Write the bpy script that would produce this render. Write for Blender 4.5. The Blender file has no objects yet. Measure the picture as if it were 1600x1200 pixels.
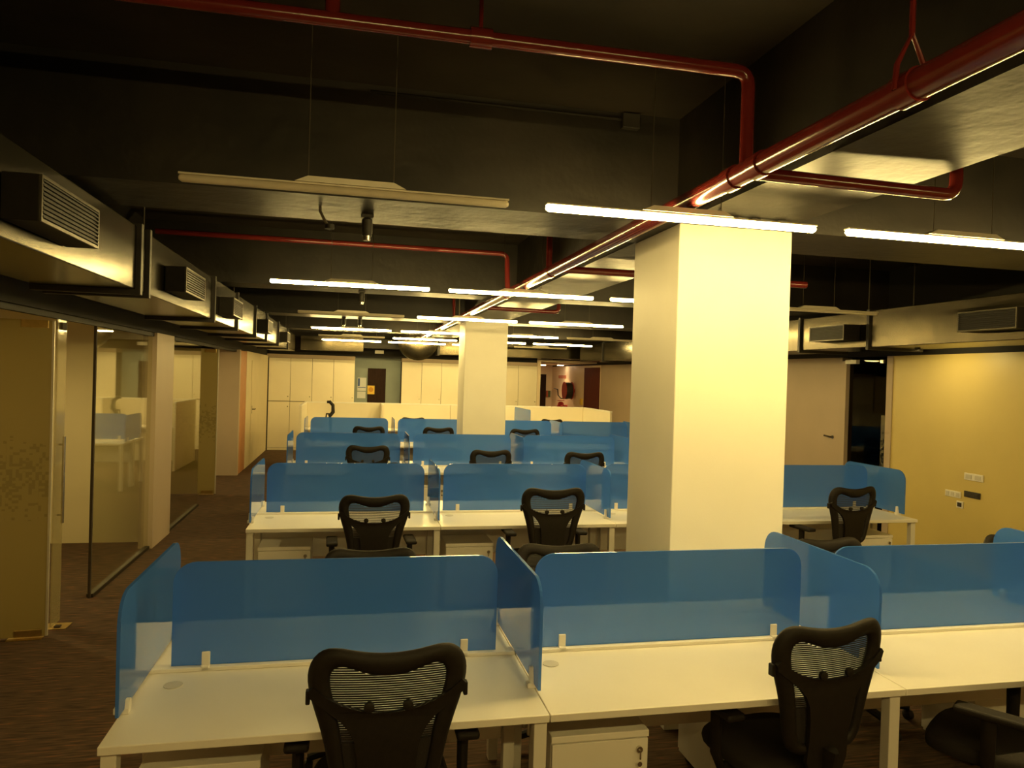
import bpy, bmesh, math, random
from mathutils import Vector, Matrix
random.seed(7)
PI = math.pi
scene = bpy.context.scene
COL = scene.collection

# ------------------------------------------------------------------ materials
def new_mat(name):
    m = bpy.data.materials.new(name); m.use_nodes = True
    nt = m.node_tree; nt.nodes.clear()
    out = nt.nodes.new('ShaderNodeOutputMaterial')
    return m, nt, out

def N(nt, typ, **kw):
    n = nt.nodes.new(typ)
    for k, v in kw.items():
        if k in n.inputs: n.inputs[k].default_value = v
        else: setattr(n, k, v)
    return n

def pbr(name, col, rough=0.5, metal=0.0, var=0.0, scale=20.0, bump=0.0, bscale=80.0, spec=0.5, stretch=None, coat=0.0):
    """Principled with a procedural noise variation of colour and bump."""
    m, nt, out = new_mat(name)
    p = N(nt, 'ShaderNodeBsdfPrincipled'); p.inputs['Roughness'].default_value = rough
    p.inputs['Metallic'].default_value = metal
    p.inputs['Specular IOR Level'].default_value = spec
    p.inputs['Coat Weight'].default_value = coat
    p.inputs['Coat Roughness'].default_value = 0.15
    c = (col[0], col[1], col[2], 1)
    p.inputs['Base Color'].default_value = c
    nt.links.new(p.outputs[0], out.inputs[0])
    tc = N(nt, 'ShaderNodeNewGeometry')
    src = tc.outputs['Position']
    if stretch:
        mp = N(nt, 'ShaderNodeMapping'); mp.inputs['Scale'].default_value = stretch
        nt.links.new(src, mp.inputs['Vector']); src = mp.outputs['Vector']
    if var > 0:
        no = N(nt, 'ShaderNodeTexNoise'); no.inputs['Scale'].default_value = scale; no.inputs['Detail'].default_value = 4
        nt.links.new(src, no.inputs['Vector'])
        r = N(nt, 'ShaderNodeValToRGB')
        lo = tuple(max(0, x * (1 - var)) for x in col) + (1,)
        hi = tuple(min(1, x * (1 + var)) for x in col) + (1,)
        r.color_ramp.elements[0].color = lo; r.color_ramp.elements[0].position = .3
        r.color_ramp.elements[1].color = hi; r.color_ramp.elements[1].position = .7
        nt.links.new(no.outputs['Fac'], r.inputs['Fac']); nt.links.new(r.outputs['Color'], p.inputs['Base Color'])
    if bump > 0:
        nb = N(nt, 'ShaderNodeTexNoise'); nb.inputs['Scale'].default_value = bscale; nb.inputs['Detail'].default_value = 3
        nt.links.new(src, nb.inputs['Vector'])
        b = N(nt, 'ShaderNodeBump'); b.inputs['Strength'].default_value = bump; b.inputs['Distance'].default_value = 0.01
        nt.links.new(nb.outputs['Fac'], b.inputs['Height']); nt.links.new(b.outputs['Normal'], p.inputs['Normal'])
    return m

def emit(name, col, strength):
    m, nt, out = new_mat(name)
    e = N(nt, 'ShaderNodeEmission'); e.inputs[0].default_value = (*col, 1); e.inputs[1].default_value = strength
    nt.links.new(e.outputs[0], out.inputs[0])
    return m

def fresnel(nt, ior):
    """Fresnel that reads the same on the entry and the exit face of a pane"""
    g = N(nt, 'ShaderNodeNewGeometry'); m = N(nt, 'ShaderNodeMix', data_type='FLOAT')
    nt.links.new(g.outputs['Backfacing'], m.inputs['Factor'])
    m.inputs['A'].default_value = ior; m.inputs['B'].default_value = 1 / ior
    f = N(nt, 'ShaderNodeFresnel'); nt.links.new(m.outputs['Result'], f.inputs[0])
    return f
def clear_glass(name, tint, refl=1.0):
    m, nt, out = new_mat(name)
    t = N(nt, 'ShaderNodeBsdfTransparent'); t.inputs[0].default_value = (*tint, 1)
    g = N(nt, 'ShaderNodeBsdfGlossy'); g.inputs['Roughness'].default_value = 0.01
    g.inputs[0].default_value = (refl, refl, refl, 1)
    f = fresnel(nt, 1.5)
    mx = N(nt, 'ShaderNodeMixShader')
    nt.links.new(f.outputs[0], mx.inputs[0]); nt.links.new(t.outputs[0], mx.inputs[1]); nt.links.new(g.outputs[0], mx.inputs[2])
    nt.links.new(mx.outputs[0], out.inputs[0])
    return m

def acrylic(name, body, trans, amount):
    """tinted translucent acrylic: diffuse body + tinted see-through + surface gloss"""
    m, nt, out = new_mat(name)
    d = N(nt, 'ShaderNodeBsdfDiffuse'); d.inputs[0].default_value = (*body, 1)
    tl = N(nt, 'ShaderNodeBsdfTranslucent'); tl.inputs[0].default_value = (*body, 1)
    m0 = N(nt, 'ShaderNodeMixShader'); m0.inputs[0].default_value = 0.3
    nt.links.new(d.outputs[0], m0.inputs[1]); nt.links.new(tl.outputs[0], m0.inputs[2])
    t = N(nt, 'ShaderNodeBsdfTransparent'); t.inputs[0].default_value = (*trans, 1)
    m1 = N(nt, 'ShaderNodeMixShader'); m1.inputs[0].default_value = amount
    nt.links.new(m0.outputs[0], m1.inputs[1]); nt.links.new(t.outputs[0], m1.inputs[2])
    g = N(nt, 'ShaderNodeBsdfGlossy'); g.inputs['Roughness'].default_value = 0.06
    f = fresnel(nt, 1.45)
    m2 = N(nt, 'ShaderNodeMixShader')
    nt.links.new(f.outputs[0], m2.inputs[0]); nt.links.new(m1.outputs[0], m2.inputs[1]); nt.links.new(g.outputs[0], m2.inputs[2])
    nt.links.new(m2.outputs[0], out.inputs[0])
    return m

def frosted(name, body, amount, contrast=.78):
    """film-covered glass with a band of small mosaic squares about waist height"""
    m, nt, out = new_mat(name)
    geo = N(nt, 'ShaderNodeNewGeometry')
    mp = N(nt, 'ShaderNodeVectorMath', operation='SNAP'); mp.inputs[1].default_value = (.02, .02, .02)
    off = N(nt, 'ShaderNodeVectorMath', operation='ADD'); off.inputs[1].default_value = (.011, .013, .017)
    nt.links.new(geo.outputs['Position'], off.inputs[0]); nt.links.new(off.outputs[0], mp.inputs[0])
    wn = N(nt, 'ShaderNodeTexWhiteNoise'); nt.links.new(mp.outputs[0], wn.inputs['Vector'])
    sx = N(nt, 'ShaderNodeSeparateXYZ'); nt.links.new(geo.outputs['Position'], sx.inputs[0])
    band = N(nt, 'ShaderNodeMapRange'); band.inputs[1].default_value = 0.0; band.inputs[2].default_value = 0.32
    band.inputs[3].default_value = 1.0; band.inputs[4].default_value = 0.0
    ab = N(nt, 'ShaderNodeMath', operation='ABSOLUTE'); sb = N(nt, 'ShaderNodeMath', operation='SUBTRACT'); sb.inputs[1].default_value = 1.12
    nt.links.new(sx.outputs['Z'], sb.inputs[0]); nt.links.new(sb.outputs[0], ab.inputs[0]); nt.links.new(ab.outputs[0], band.inputs[0])
    gt = N(nt, 'ShaderNodeMath', operation='LESS_THAN')
    sc = N(nt, 'ShaderNodeMath', operation='MULTIPLY'); sc.inputs[1].default_value = .62
    nt.links.new(band.outputs[0], sc.inputs[0])
    nt.links.new(wn.outputs['Value'], gt.inputs[0]); nt.links.new(sc.outputs[0], gt.inputs[1])
    cm = N(nt, 'ShaderNodeMix', data_type='RGBA')
    cm.inputs['A'].default_value = (*body, 1); cm.inputs['B'].default_value = tuple(x * contrast for x in body) + (1,)
    nt.links.new(gt.outputs[0], cm.inputs['Factor'])
    d = N(nt, 'ShaderNodeBsdfDiffuse'); nt.links.new(cm.outputs['Result'], d.inputs[0])
    tl = N(nt, 'ShaderNodeBsdfTranslucent'); nt.links.new(cm.outputs['Result'], tl.inputs[0])
    m0 = N(nt, 'ShaderNodeMixShader'); m0.inputs[0].default_value = 0.35
    nt.links.new(d.outputs[0], m0.inputs[1]); nt.links.new(tl.outputs[0], m0.inputs[2])
    t = N(nt, 'ShaderNodeBsdfTransparent')
    m1 = N(nt, 'ShaderNodeMixShader'); m1.inputs[0].default_value = amount
    nt.links.new(m0.outputs[0], m1.inputs[1]); nt.links.new(t.outputs[0], m1.inputs[2])
    g = N(nt, 'ShaderNodeBsdfGlossy'); g.inputs['Roughness'].default_value = 0.08
    f = fresnel(nt, 1.35)
    m2 = N(nt, 'ShaderNodeMixShader')
    nt.links.new(f.outputs[0], m2.inputs[0]); nt.links.new(m1.outputs[0], m2.inputs[1]); nt.links.new(g.outputs[0], m2.inputs[2])
    nt.links.new(m2.outputs[0], out.inputs[0])
    return m

def carpet_mat():
    m, nt, out = new_mat('carpet')
    p = N(nt, 'ShaderNodeBsdfPrincipled'); p.inputs['Roughness'].default_value = .95; p.inputs['Specular IOR Level'].default_value = .1
    g = N(nt, 'ShaderNodeNewGeometry')
    mp = N(nt, 'ShaderNodeMapping'); mp.inputs['Scale'].default_value = (7, 60, 1)
    nt.links.new(g.outputs['Position'], mp.inputs['Vector'])
    n1 = N(nt, 'ShaderNodeTexNoise'); n1.inputs['Scale'].default_value = 1.0; n1.inputs['Detail'].default_value = 5
    nt.links.new(mp.outputs[0], n1.inputs['Vector'])
    r = N(nt, 'ShaderNodeValToRGB'); e = r.color_ramp.elements
    e[0].position = .33; e[0].color = (.065, .044, .032, 1); e[1].position = .58; e[1].color = (.12, .078, .052, 1)
    x = e.new(.66); x.color = (.21, .095, .05, 1); x = e.new(.75); x.color = (.14, .115, .07, 1)
    nt.links.new(n1.outputs['Fac'], r.inputs['Fac'])
    n2 = N(nt, 'ShaderNodeTexNoise'); n2.inputs['Scale'].default_value = 350.0
    nt.links.new(g.outputs['Position'], n2.inputs['Vector'])
    b = N(nt, 'ShaderNodeBump'); b.inputs['Strength'].default_value = .4; b.inputs['Distance'].default_value = .004
    nt.links.new(n2.outputs['Fac'], b.inputs['Height']); nt.links.new(b.outputs[0], p.inputs['Normal'])
    nt.links.new(r.outputs['Color'], p.inputs['Base Color']); nt.links.new(p.outputs[0], out.inputs[0])
    return m

LAMP = (1.0, .725, .24)
M = dict(
    carpet=carpet_mat(),
    black_slab=pbr('black_slab_paint', (.024, .018, .012), .75, var=.4, scale=1.5, bump=.4, bscale=6, spec=.3),
    black_beam=pbr('black_beam_paint', (.014, .011, .008), .50, var=.5, scale=2.5, bump=.5, bscale=9, spec=.45),
    black_wall=pbr('black_wall_paint', (.012, .010, .008), .8, var=.2, scale=2),
    white_paint=pbr('white_column_paint', (.80, .775, .69), .5, var=.02, scale=3, bump=.04, bscale=120),
    beige_wall=pbr('beige_wall_paint', (.47, .37, .27), .55, var=.03, scale=2, bump=.04, bscale=100),
    room_wall=pbr('room_wall_paint', (.72, .62, .40), .6, var=.03, scale=2),
    yellow_wall=pbr('yellow_wall_paint', (.66, .525, .18), .42, var=.03, scale=2, bump=.03, bscale=90),
    teal_wall=pbr('grey_green_wall_paint', (.25, .30, .29), .55, var=.06, scale=3),
    orange_wall=pbr('corridor_wall_paint', (.80, .66, .48), .5, var=.03, scale=2),
    brown_door=pbr('dark_brown_door', (.026, .012, .008), .7, var=.25, scale=6, spec=.15, stretch=(8, 8, 1)),
    red_door=pbr('red_brown_door', (.105, .020, .012), .6, var=.2, scale=6, spec=.2, stretch=(8, 8, 1)),
    wood_edge=pbr('wood_edge', (.50, .22, .08), .5, var=.2, scale=10, stretch=(6, 6, 1)),
    laminate=pbr('white_laminate', (.84, .81, .74), .32, var=.015, scale=5, bump=.02, bscale=300),
    leg_metal=pbr('white_powder_metal', (.74, .71, .64), .4, var=.02, scale=10),
    cabinet=pbr('cream_cabinet', (.80, .73, .56), .45, var=.02, scale=3),
    gap=pbr('dark_gap', (.05, .035, .02), .8, var=.1),
    white_plastic=pbr('white_plastic', (.82, .79, .72), .35, var=.02),
    grommet_plastic=pbr('grey_white_plastic', (.62, .59, .52), .4, var=.03),
    blue=acrylic('blue_acrylic', (.090, .275, .78), (.54, .70, .95), .35),
    glass=clear_glass('clear_glass', (.93, .94, .84)),
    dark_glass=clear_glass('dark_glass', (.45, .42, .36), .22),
    frost_light=frosted('clear_film', (.50, .43, .22), .55),
    frost_dots=frosted('dot_film', (.34, .31, .20), .45, .1),
    frost=frosted('frosted_film', (.50, .41, .17), .12),
    chair=pbr('black_chair_plastic', (.011, .008, .006), .6, var=.2, scale=40, bump=.08, bscale=400, spec=.3),
    fabric=pbr('black_chair_fabric', (.014, .010, .008), .85, var=.25, scale=200, bump=.3, bscale=500),
    mesh=pbr('chair_mesh_thread', (.009, .007, .006), .6, var=.2, scale=300),
    chrome=pbr('steel', (.60, .57, .50), .25, 1.0, var=.05, scale=50),
    brass=pbr('brass_patch', (.62, .47, .20), .3, 1.0, var=.1, scale=30),
    duct=pbr('dull_black_galvanised_duct', (.045, .038, .024), .25, .9, var=.35, scale=3.5, bump=.10, bscale=5),
    flange=pbr('black_duct_flange', (.015, .012, .009), .6, var=.2),
    grille=pbr('black_grille', (.010, .008, .006), .6, .0, var=.2, spec=.2),
    grille_rim=pbr('grille_rim', (.050, .042, .027), .4, .6, var=.1),
    pipe=pbr('red_pipe_paint', (.13, .014, .011), .17, var=.12, scale=8, spec=.6),
    lamp_on=emit('lit_diffuser', LAMP, 152.0),
    lamp_off=pbr('unlit_diffuser', (.60, .54, .42), .5, var=.03),
    lamp_body=pbr('lamp_aluminium', (.62, .58, .48), .4, .3, var=.03),
    cable=pbr('suspension_wire', (.10, .085, .06), .5, .5, var=.1),
    paper_white=pbr('white_paper', (.62, .64, .66), .7, var=.03),
    paper_blue=pbr('blue_print', (.05, .10, .30), .7, var=.1),
    paper_yellow=pbr('yellow_print', (.75, .50, .06), .6, var=.05),
    paper_orange=pbr('orange_print', (.55, .26, .02), .6, var=.05),
    red_reel=pbr('red_reel_enamel', (.40, .03, .03), .35, var=.1),
    rubber=pbr('black_rubber', (.018, .014, .012), .6, var=.2),
    downlight=emit('lit_downlight', (1.0, .74, .42), 22.0),
    dark_box=pbr('dark_socket_box', (.03, .022, .015), .6, var=.4, scale=60),
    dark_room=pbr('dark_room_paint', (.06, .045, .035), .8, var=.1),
    red_print=pbr('red_print', (.45, .10, .05), .6, var=.1),
    green_print=pbr('green_print', (.08, .14, .06), .6, var=.1),
)

# ------------------------------------------------------------------ mesh helpers
class MB:
    def __init__(s): s.bm = bmesh.new()
    def box(s, lo, hi, bevel=0.0, seg=2):
        lo = Vector(lo); hi = Vector(hi)
        r = bmesh.ops.create_cube(s.bm, size=1.0)
        c = (lo + hi) / 2; d = hi - lo
        for v in r['verts']: v.co = Vector((v.co.x * d.x, v.co.y * d.y, v.co.z * d.z)) + c
        if bevel > 0:
            es = list({e for v in r['verts'] for e in v.link_edges})
            bmesh.ops.bevel(s.bm, geom=es, offset=bevel, segments=seg, profile=.5, affect='EDGES')
        return s
    def tube(s, pts, r, n=12, cap=True, squash=None):
        """round tube along a polyline; r number or list"""
        pts = [Vector(p) for p in pts]; rings = []
        up = None
        for i, p in enumerate(pts):
            if i == 0: t = pts[1] - p
            elif i == len(pts) - 1: t = p - pts[i - 1]
            else: t = (pts[i + 1] - p).normalized() + (p - pts[i - 1]).normalized()
            t.normalize()
            if up is None:
                a = Vector((0, 0, 1)) if abs(t.z) < .9 else Vector((1, 0, 0))
                up = (a - t * a.dot(t)).normalized()
            else: up = (up - t * up.dot(t)).normalized()
            side = t.cross(up); rr = r[i] if isinstance(r, (list, tuple)) else r
            k1, k2 = (1, 1) if squash is None else squash
            rings.append([s.bm.verts.new(p + (up * math.cos(2 * PI * j / n) * k1 + side * math.sin(2 * PI * j / n) * k2) * rr) for j in range(n)])
        for a, b in zip(rings[:-1], rings[1:]):
            for j in range(n): s.bm.faces.new((a[j], a[(j + 1) % n], b[(j + 1) % n], b[j]))
        if cap:
            s.bm.faces.new(list(reversed(rings[0]))); s.bm.faces.new(rings[-1])
        return s
    def prism(s, poly, axis, a, b, bevel=0.0):
        """polygon in the plane across axis ('x': (y,z); 'y': (x,z); 'z': (x,y)), extruded from a to b"""
        def P(u, v, w): return {'x': (w, u, v), 'y': (u, w, v), 'z': (u, v, w)}[axis]
        A = [s.bm.verts.new(P(u, v, a)) for u, v in poly]; B = [s.bm.verts.new(P(u, v, b)) for u, v in poly]
        n = len(poly)
        fs = [s.bm.faces.new(A), s.bm.faces.new(list(reversed(B)))]
        for i in range(n): fs.append(s.bm.faces.new((A[i], B[i], B[(i + 1) % n], A[(i + 1) % n])))
        if bevel > 0:
            es = list({e for f in fs[:2] for e in f.edges})
            bmesh.ops.bevel(s.bm, geom=es, offset=bevel, segments=2, profile=.5, affect='EDGES')
        return s
    def lathe(s, prof, c, axis='z', n=20):
        rings = []
        for r, h in prof:
            ring = []
            for j in range(n):
                a = 2 * PI * j / n; u, v = r * math.cos(a), r * math.sin(a)
                o = {'z': (u, v, h), 'x': (h, u, v), 'y': (u, h, v)}[axis]
                ring.append(s.bm.verts.new(Vector(c) + Vector(o)))
            rings.append(ring)
        for a, b in zip(rings[:-1], rings[1:]):
            for j in range(n): s.bm.faces.new((a[j], a[(j + 1) % n], b[(j + 1) % n], b[j]))
        s.bm.faces.new(rings[0]); s.bm.faces.new(rings[-1])
        return s
    def build(s, name, mat, parent=None, smooth=False, loc=None):
        bmesh.ops.recalc_face_normals(s.bm, faces=s.bm.faces)
        me = bpy.data.meshes.new(name); s.bm.to_mesh(me); s.bm.free()
        me.materials.append(M[mat] if isinstance(mat, str) else mat)
        if smooth:
            for p in me.polygons: p.use_smooth = True
            me.set_sharp_from_angle(angle=math.radians(42))
        o = bpy.data.objects.new(name, me); COL.objects.link(o)
        if parent is not None: o.parent = parent
        if loc is not None: o.location = loc
        return o

def tag(o, label, cat, group=None, kind=None):
    o['label'] = label; o['category'] = cat
    if group: o['group'] = group
    if kind: o['kind'] = kind
    return o
def thing(name, label, cat, loc=(0, 0, 0), rz=0.0, group=None):
    o = bpy.data.objects.new(name, None); COL.objects.link(o)
    o.empty_display_size = .1; o.location = loc; o.rotation_euler = (0, 0, rz)
    return tag(o, label, cat, group)
def dup(root, label, loc, rz=0.0, group=None):
    def cp(o, parent):
        c = o.copy(); COL.objects.link(c)
        if parent is not None: c.parent = parent
        for ch in list(kids.get(o, [])): cp(ch, c)
        return c
    kids = {}
    for ch in root.children_recursive: kids.setdefault(ch.parent, []).append(ch)
    r = cp(root, None); r.location = loc; r.rotation_euler = (0, 0, rz); r['label'] = label
    if group: r['group'] = group
    return r
class Maker:
    """first call builds the thing, later calls copy it with its parts"""
    def __init__(s, fn): s.fn = fn; s.first = None
    def __call__(s, label, loc, rz=0.0):
        if s.first is None:
            s.first = s.fn(); s.first['label'] = label; s.first.location = loc; s.first.rotation_euler = (0, 0, rz)
            return s.first
        return dup(s.first, label, loc, rz)
def struct(name, mb, mat, label=None, smooth=False):
    o = mb.build(name, mat, smooth=smooth); o['kind'] = 'structure'
    if label: o['label'] = label
    return o

# ------------------------------------------------------------------ room shell
H_SLAB = 3.42; SOF = 2.84
XL, XR = -2.05, 6.5
struct('floor', MB().box((-5.2, -4, -.1), (10, 24, 0)), 'carpet', 'dark brown flecked carpet floor')
struct('ceiling', MB().box((-5.2, -4, H_SLAB), (10, 24, H_SLAB + .1)), 'black_slab', 'black painted concrete slab ceiling')
struct('wall_back', MB().box((-5.2, -4.1, 0), (10, -4, H_SLAB)), 'beige_wall')
for y0, y1, t in ((-.35, .25, 'behind'), (3.80, 4.42, 'near'), (7.88, 8.32, 'second'), (11.66, 12.26, 'third'), (15.65, 16.1, 'far')):
    struct('ceiling_beam', MB().box((XL, y0, SOF), (1.75, y1, H_SLAB)), 'black_beam')
    struct('ceiling_beam', MB().box((2.35, y0, SOF + .004), (XR, y1, H_SLAB)), 'black_beam')
struct('ceiling_beam', MB().box((1.75, -4, SOF), (2.35, 18.75, H_SLAB)), 'black_beam', 'black painted concrete beam running down the room over the columns')
struct('column', MB().box((1.76, 3.78, 0), (2.46, 4.44, SOF), .006), 'white_paint', 'white square column in the middle of the room')
struct('column', MB().box((1.76, 11.62, 0), (2.46, 12.28, SOF), .006), 'white_paint', 'white square column far down the room')
# left wall line
ZT = 2.28
struct('wall_left', MB().box((XL - .1, -4, ZT + .04), (XL, 18.75, H_SLAB)), 'black_wall', 'black bulkhead above the glass partitions')
struct('wall_left_near', MB().box((XL - .1, -4, 0), (XL, 3.9, ZT + .04)), 'beige_wall')
struct('trim_1', MB().box((XL - .07, 3.9, ZT), (XL - .03, 14.2, ZT + .04)), 'grille', 'thin metal head track over the glass partitions')
struct('wall_left_pier', MB().box((XL - .14, 8.47, 0), (XL, 9.24, ZT + .04)), 'beige_wall', 'beige wall pier between two glass partitions')
struct('wall_left_far', MB().box((-5.2, 14.2, 0), (-2.02, 14.32, ZT + .04)), 'beige_wall')
struct('wall_left_end', MB().box((-2.17, 15.12, 0), (-2.02, 18.78, ZT + .04)), 'room_wall')
struct('wall_left_room', MB().box((-5.2, 8.8, 0), (XL - .14, 8.92, ZT + .4)), 'room_wall')
struct('wall_left_outer', MB().box((-5.3, -4, 0), (-5.2, 24, H_SLAB)), 'room_wall')
struct('wall_left_return', MB().box((-5.2, 3.8, 0), (XL - .1, 3.9, ZT + .4)), 'room_wall')
struct('ceiling_room', MB().box((-5.2, 3.9, ZT + .35), (XL - .1, 14.2, ZT + .4)), 'room_wall')
def pane(name, y0, y1, x=XL - .05, mat='glass', z0=.03, z1=ZT, label=None):
    return struct(name, MB().box((x - .006, y0, z0), (x + .006, y1, z1)), mat, label)
pane('window_1', 6.72, 8.465, label='tall clear glass partition beside the beige pier')
pane('window_2', 9.245, 11.05, label='tall clear glass partition past the beige pier')
struct('trim_2', MB().box((XL - .075, 6.72, 0), (XL - .025, 8.465, .03)), 'grille_rim', 'floor channel of the nearer glass partition')
struct('trim_3', MB().box((XL - .075, 9.245, 0), (XL - .025, 11.05, .03)), 'grille_rim', 'floor channel of the farther glass partition')
struct('trim_4', MB().box((XL - .06, 6.695, 0), (XL - .04, 6.72, ZT)), 'gap', 'dark joint at the edge of the glass partition')

def glass_leaf(label, loc, rz, w=.86):
    t = thing('glass_door', label, 'door', loc, rz, 'frosted glass doors standing open')
    MB().box((0, -.006, .012), (w, .006, ZT - .02)).build('frosted_leaf', 'frost', t)
    MB().box((-.006, -.010, .012), (.008, .010, ZT - .02)).build('edge_strip', 'lamp_body', t)
    MB().box((.03, -.016, .012), (.20, .016, .062), .003).build('bottom_patch', 'brass', t)
    MB().box((.03, -.016, ZT - .075), (.20, .016, ZT - .02), .003).build('top_patch', 'brass', t)
    MB().box((.02, -.05, .0), (.24, .05, .005)).build('floor_spring_plate', 'brass', t)
    h = MB().tube([(w - .08, -.045, .75), (w - .08, -.045, 1.35)], .012).build('pull_handle', 'chrome', t, True)
    return t
glass_leaf('olive frosted glass door standing open at the left edge with brass patch fittings', (-2.08, 5.78, 0), PI + .10)
glass_leaf('olive frosted glass door standing open beyond the second glass partition', (-2.03, 12.05, 0), PI)
t = thing('glass_sidelight', 'narrow film-covered glass sidelight with clamp and steel pull handle', 'glass panel', (XL - .05, 5.98, 0))
MB().box((-.006, -.08, .03), (.006, .08, ZT)).build('pane', 'frost_light', t)
MB().box((-.02, -.045, ZT - .075), (.02, .045, ZT - .02), .004).build('clamp', 'gap', t)
h = MB().tube([(.04, -.02, .78), (.04, -.02, 1.42)], .011).tube([(.04, -.02, .84), (.006, -.02, .84)], .007).tube([(.04, -.02, 1.36), (.006, -.02, 1.36)], .007).build('pull_handle', 'chrome', t, True)
t = thing('floor_spring', 'brass floor spring plate in the carpet beside the sidelight', 'floor plate', (XL - .03, 5.98, 0))
MB().box((-.09, -.05, 0), (.07, .09, .006), .002).build('plate', 'brass', t)
MB().box((-.02, -.02, .006), (.02, .02, .014)).build('pivot', 'gap', t)
# door in left wall, far end
t = thing('wooden_door_panel', 'orange-brown wood door edge between the pier and the white wall', 'door', (-2.02, 14.32, 0))
MB().box((-.10, 0, 0), (-.004, .80, ZT + .03), .003).build('panel', 'wood_edge', t)
t = thing('flush_door', 'flush white door with a dark lever handle in the left wall, far end', 'door', (-2.018, 15.85, 0))
MB().box((0, 0, .01), (.006, 1.0, 2.15), .002).build('leaf', 'room_wall', t)
h = MB().tube([(.01, .10, 1.14), (.06, .10, 1.14), (.06, .22, 1.14)], .011).build('lever_handle', 'gap', t, True)
MB().box((.006, .07, 1.05), (.014, .13, 1.21), .003).build('handle_plate', 'chrome', h)

# right wall line
ZR = 2.36
struct('wall_right', MB().box((XR, -4, 0), (XR + .15, 7.84, ZR)), 'yellow_wall', 'yellow lit wall on the right')
struct('wall_right_upper', MB().box((XR, -4, ZR), (XR + .15, 24, H_SLAB)), 'black_wall')
struct('wall_right_far', MB().box((XR, 8.72, 0), (XR + .15, 18.55, ZR)), 'beige_wall')
struct('wall_right_corridor', MB().box((XR, 18.55, 0), (XR + .15, 23.5, ZR)), 'orange_wall')
struct('trim_5', MB().box((XR - .012, 7.76, 0), (XR + .1, 7.86, ZR)), 'beige_wall', 'pale jamb beside the dark doorway')
struct('trim_6', MB().box((XR - .012, 8.62, 0), (XR + .1, 8.74, ZR - .05)), 'beige_wall', 'pale jamb on the far side of the dark doorway')
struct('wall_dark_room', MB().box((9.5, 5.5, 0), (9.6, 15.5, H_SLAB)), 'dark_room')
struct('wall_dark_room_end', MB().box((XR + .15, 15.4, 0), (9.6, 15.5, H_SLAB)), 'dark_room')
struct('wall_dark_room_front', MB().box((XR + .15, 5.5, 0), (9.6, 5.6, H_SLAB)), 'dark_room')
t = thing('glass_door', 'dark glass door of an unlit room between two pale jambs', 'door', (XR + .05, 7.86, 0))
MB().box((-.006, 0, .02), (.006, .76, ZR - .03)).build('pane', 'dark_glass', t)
MB().box((-.014, .02, .75), (-.008, .13, 1.62)).build('film_strip', 'frost_dots', t)
MB().box((-.07, .56, ZR - .09), (-.015, .78, ZR - .035), .004).build('patch_fitting', 'white_plastic', t)
MB().box((-.065, .06, ZR - .09), (-.015, .12, ZR - .04), .004).build('corner_clamp', 'chrome', t)
t = thing('flush_door', 'flush beige door with a dark lever beside the dark glass door', 'door', (XR - .002, 8.78, 0))
MB().box((-.006, -.035, .01), (0, 1.0, 2.2), .002).build('leaf', 'beige_wall', t)
h = MB().tube([(0, .08, 1.27), (-.05, .08, 1.27), (-.05, .21, 1.28)], .012).build('lever_handle', 'gap', t, True)
MB().lathe([(.028, -.006), (.028, -.014)], (0, .08, 1.27), 'x', 14).build('rose', 'chrome', h, True)

# far end: cabinets, recessed wall with door, corridor
YF = 18.8
struct('wall_far', MB().box((-5.2, 19.24, 0), (4.81, 19.36, 2.6)), 'teal_wall', 'grey-green recessed wall with a brown door')
struct('wall_far_bulkhead', MB().box((-2.05, 18.78, 2.56), (6.5, 18.9, H_SLAB)), 'black_wall')
struct('trim_7', MB().box((-2.05, 18.8, 2.28), (.07, 19.24, 2.37)), 'beige_wall', 'beige closure strip over the first cabinet bank')
struct('trim_8', MB().box((1.24, 18.8, 2.28), (4.81, 19.24, 2.37)), 'beige_wall', 'beige closure strip over the second cabinet bank')
struct('wall_far_upper', MB().box((-2.05, 18.86, 2.37), (4.81, 18.9, 2.56)), 'black_wall')
struct('door_1', MB().box((.40, 19.20, 0), (.86, 19.25, 2.09)), 'brown_door', 'dark brown flush door in the grey-green wall')
struct('wall_corridor_left', MB().box((4.81, 18.8, 0), (4.9, 23.5, 2.6)), 'orange_wall')
struct('wall_corridor_end', MB().box((4.81, 23.4, 0), (6.65, 23.5, 2.6)), 'orange_wall')
struct('ceiling_corridor', MB().box((4.81, 18.9, 2.40), (6.65, 23.5, 2.46)), 'orange_wall')
struct('door_2', MB().box((5.55, 23.34, 0), (6.28, 23.41, 2.1)), 'brown_door', 'dark door at the end of the lit corridor')
struct('door_3', MB().box((XR - .02, 18.62, 0), (XR + .02, 19.92, 2.3)), 'red_door', 'red-brown door near the end of the right wall')

def cabinet(label, x, w):
    t = thing('storage_cabinet', label, 'cabinet', (x, YF, 0), 0, 'cream storage cabinets along the far wall')
    MB().box((.001, .022, 0), (w - .001, .43, 2.28)).build('body', 'gap', t)
    for z0, z1, nm, kz in ((.06, 1.20, 'lower_door', 1.08), (1.215, 2.275, 'upper_door', 1.33)):
        d = MB().box((.004, 0, z0), (w - .004, .02, z1), .002).build(nm, 'cabinet', t)
        MB().lathe([(.012, 0), (.012, -.012), (.008, -.016)], (w - .05, 0, kz), 'y', 10).build('lock', 'chrome', d, True)
    MB().box((.004, .005, 0), (w - .004, .02, .055)).build('plinth', 'cabinet', t)
    return t
for k in range(4):
    cabinet(('leftmost', 'second', 'third', 'fourth')[k] + ' cream cabinet from the left wall, before the grey-green recess', -2.0 + .5175 * k, .5175)
for k in range(7):
    nm = ('first', 'second', 'third', 'fourth', 'fifth', 'sixth', 'seventh')[k]
    cabinet(nm + ' cream cabinet counted rightwards from the grey-green recess to the corridor', 1.24 + .51 * k, .51)
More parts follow.
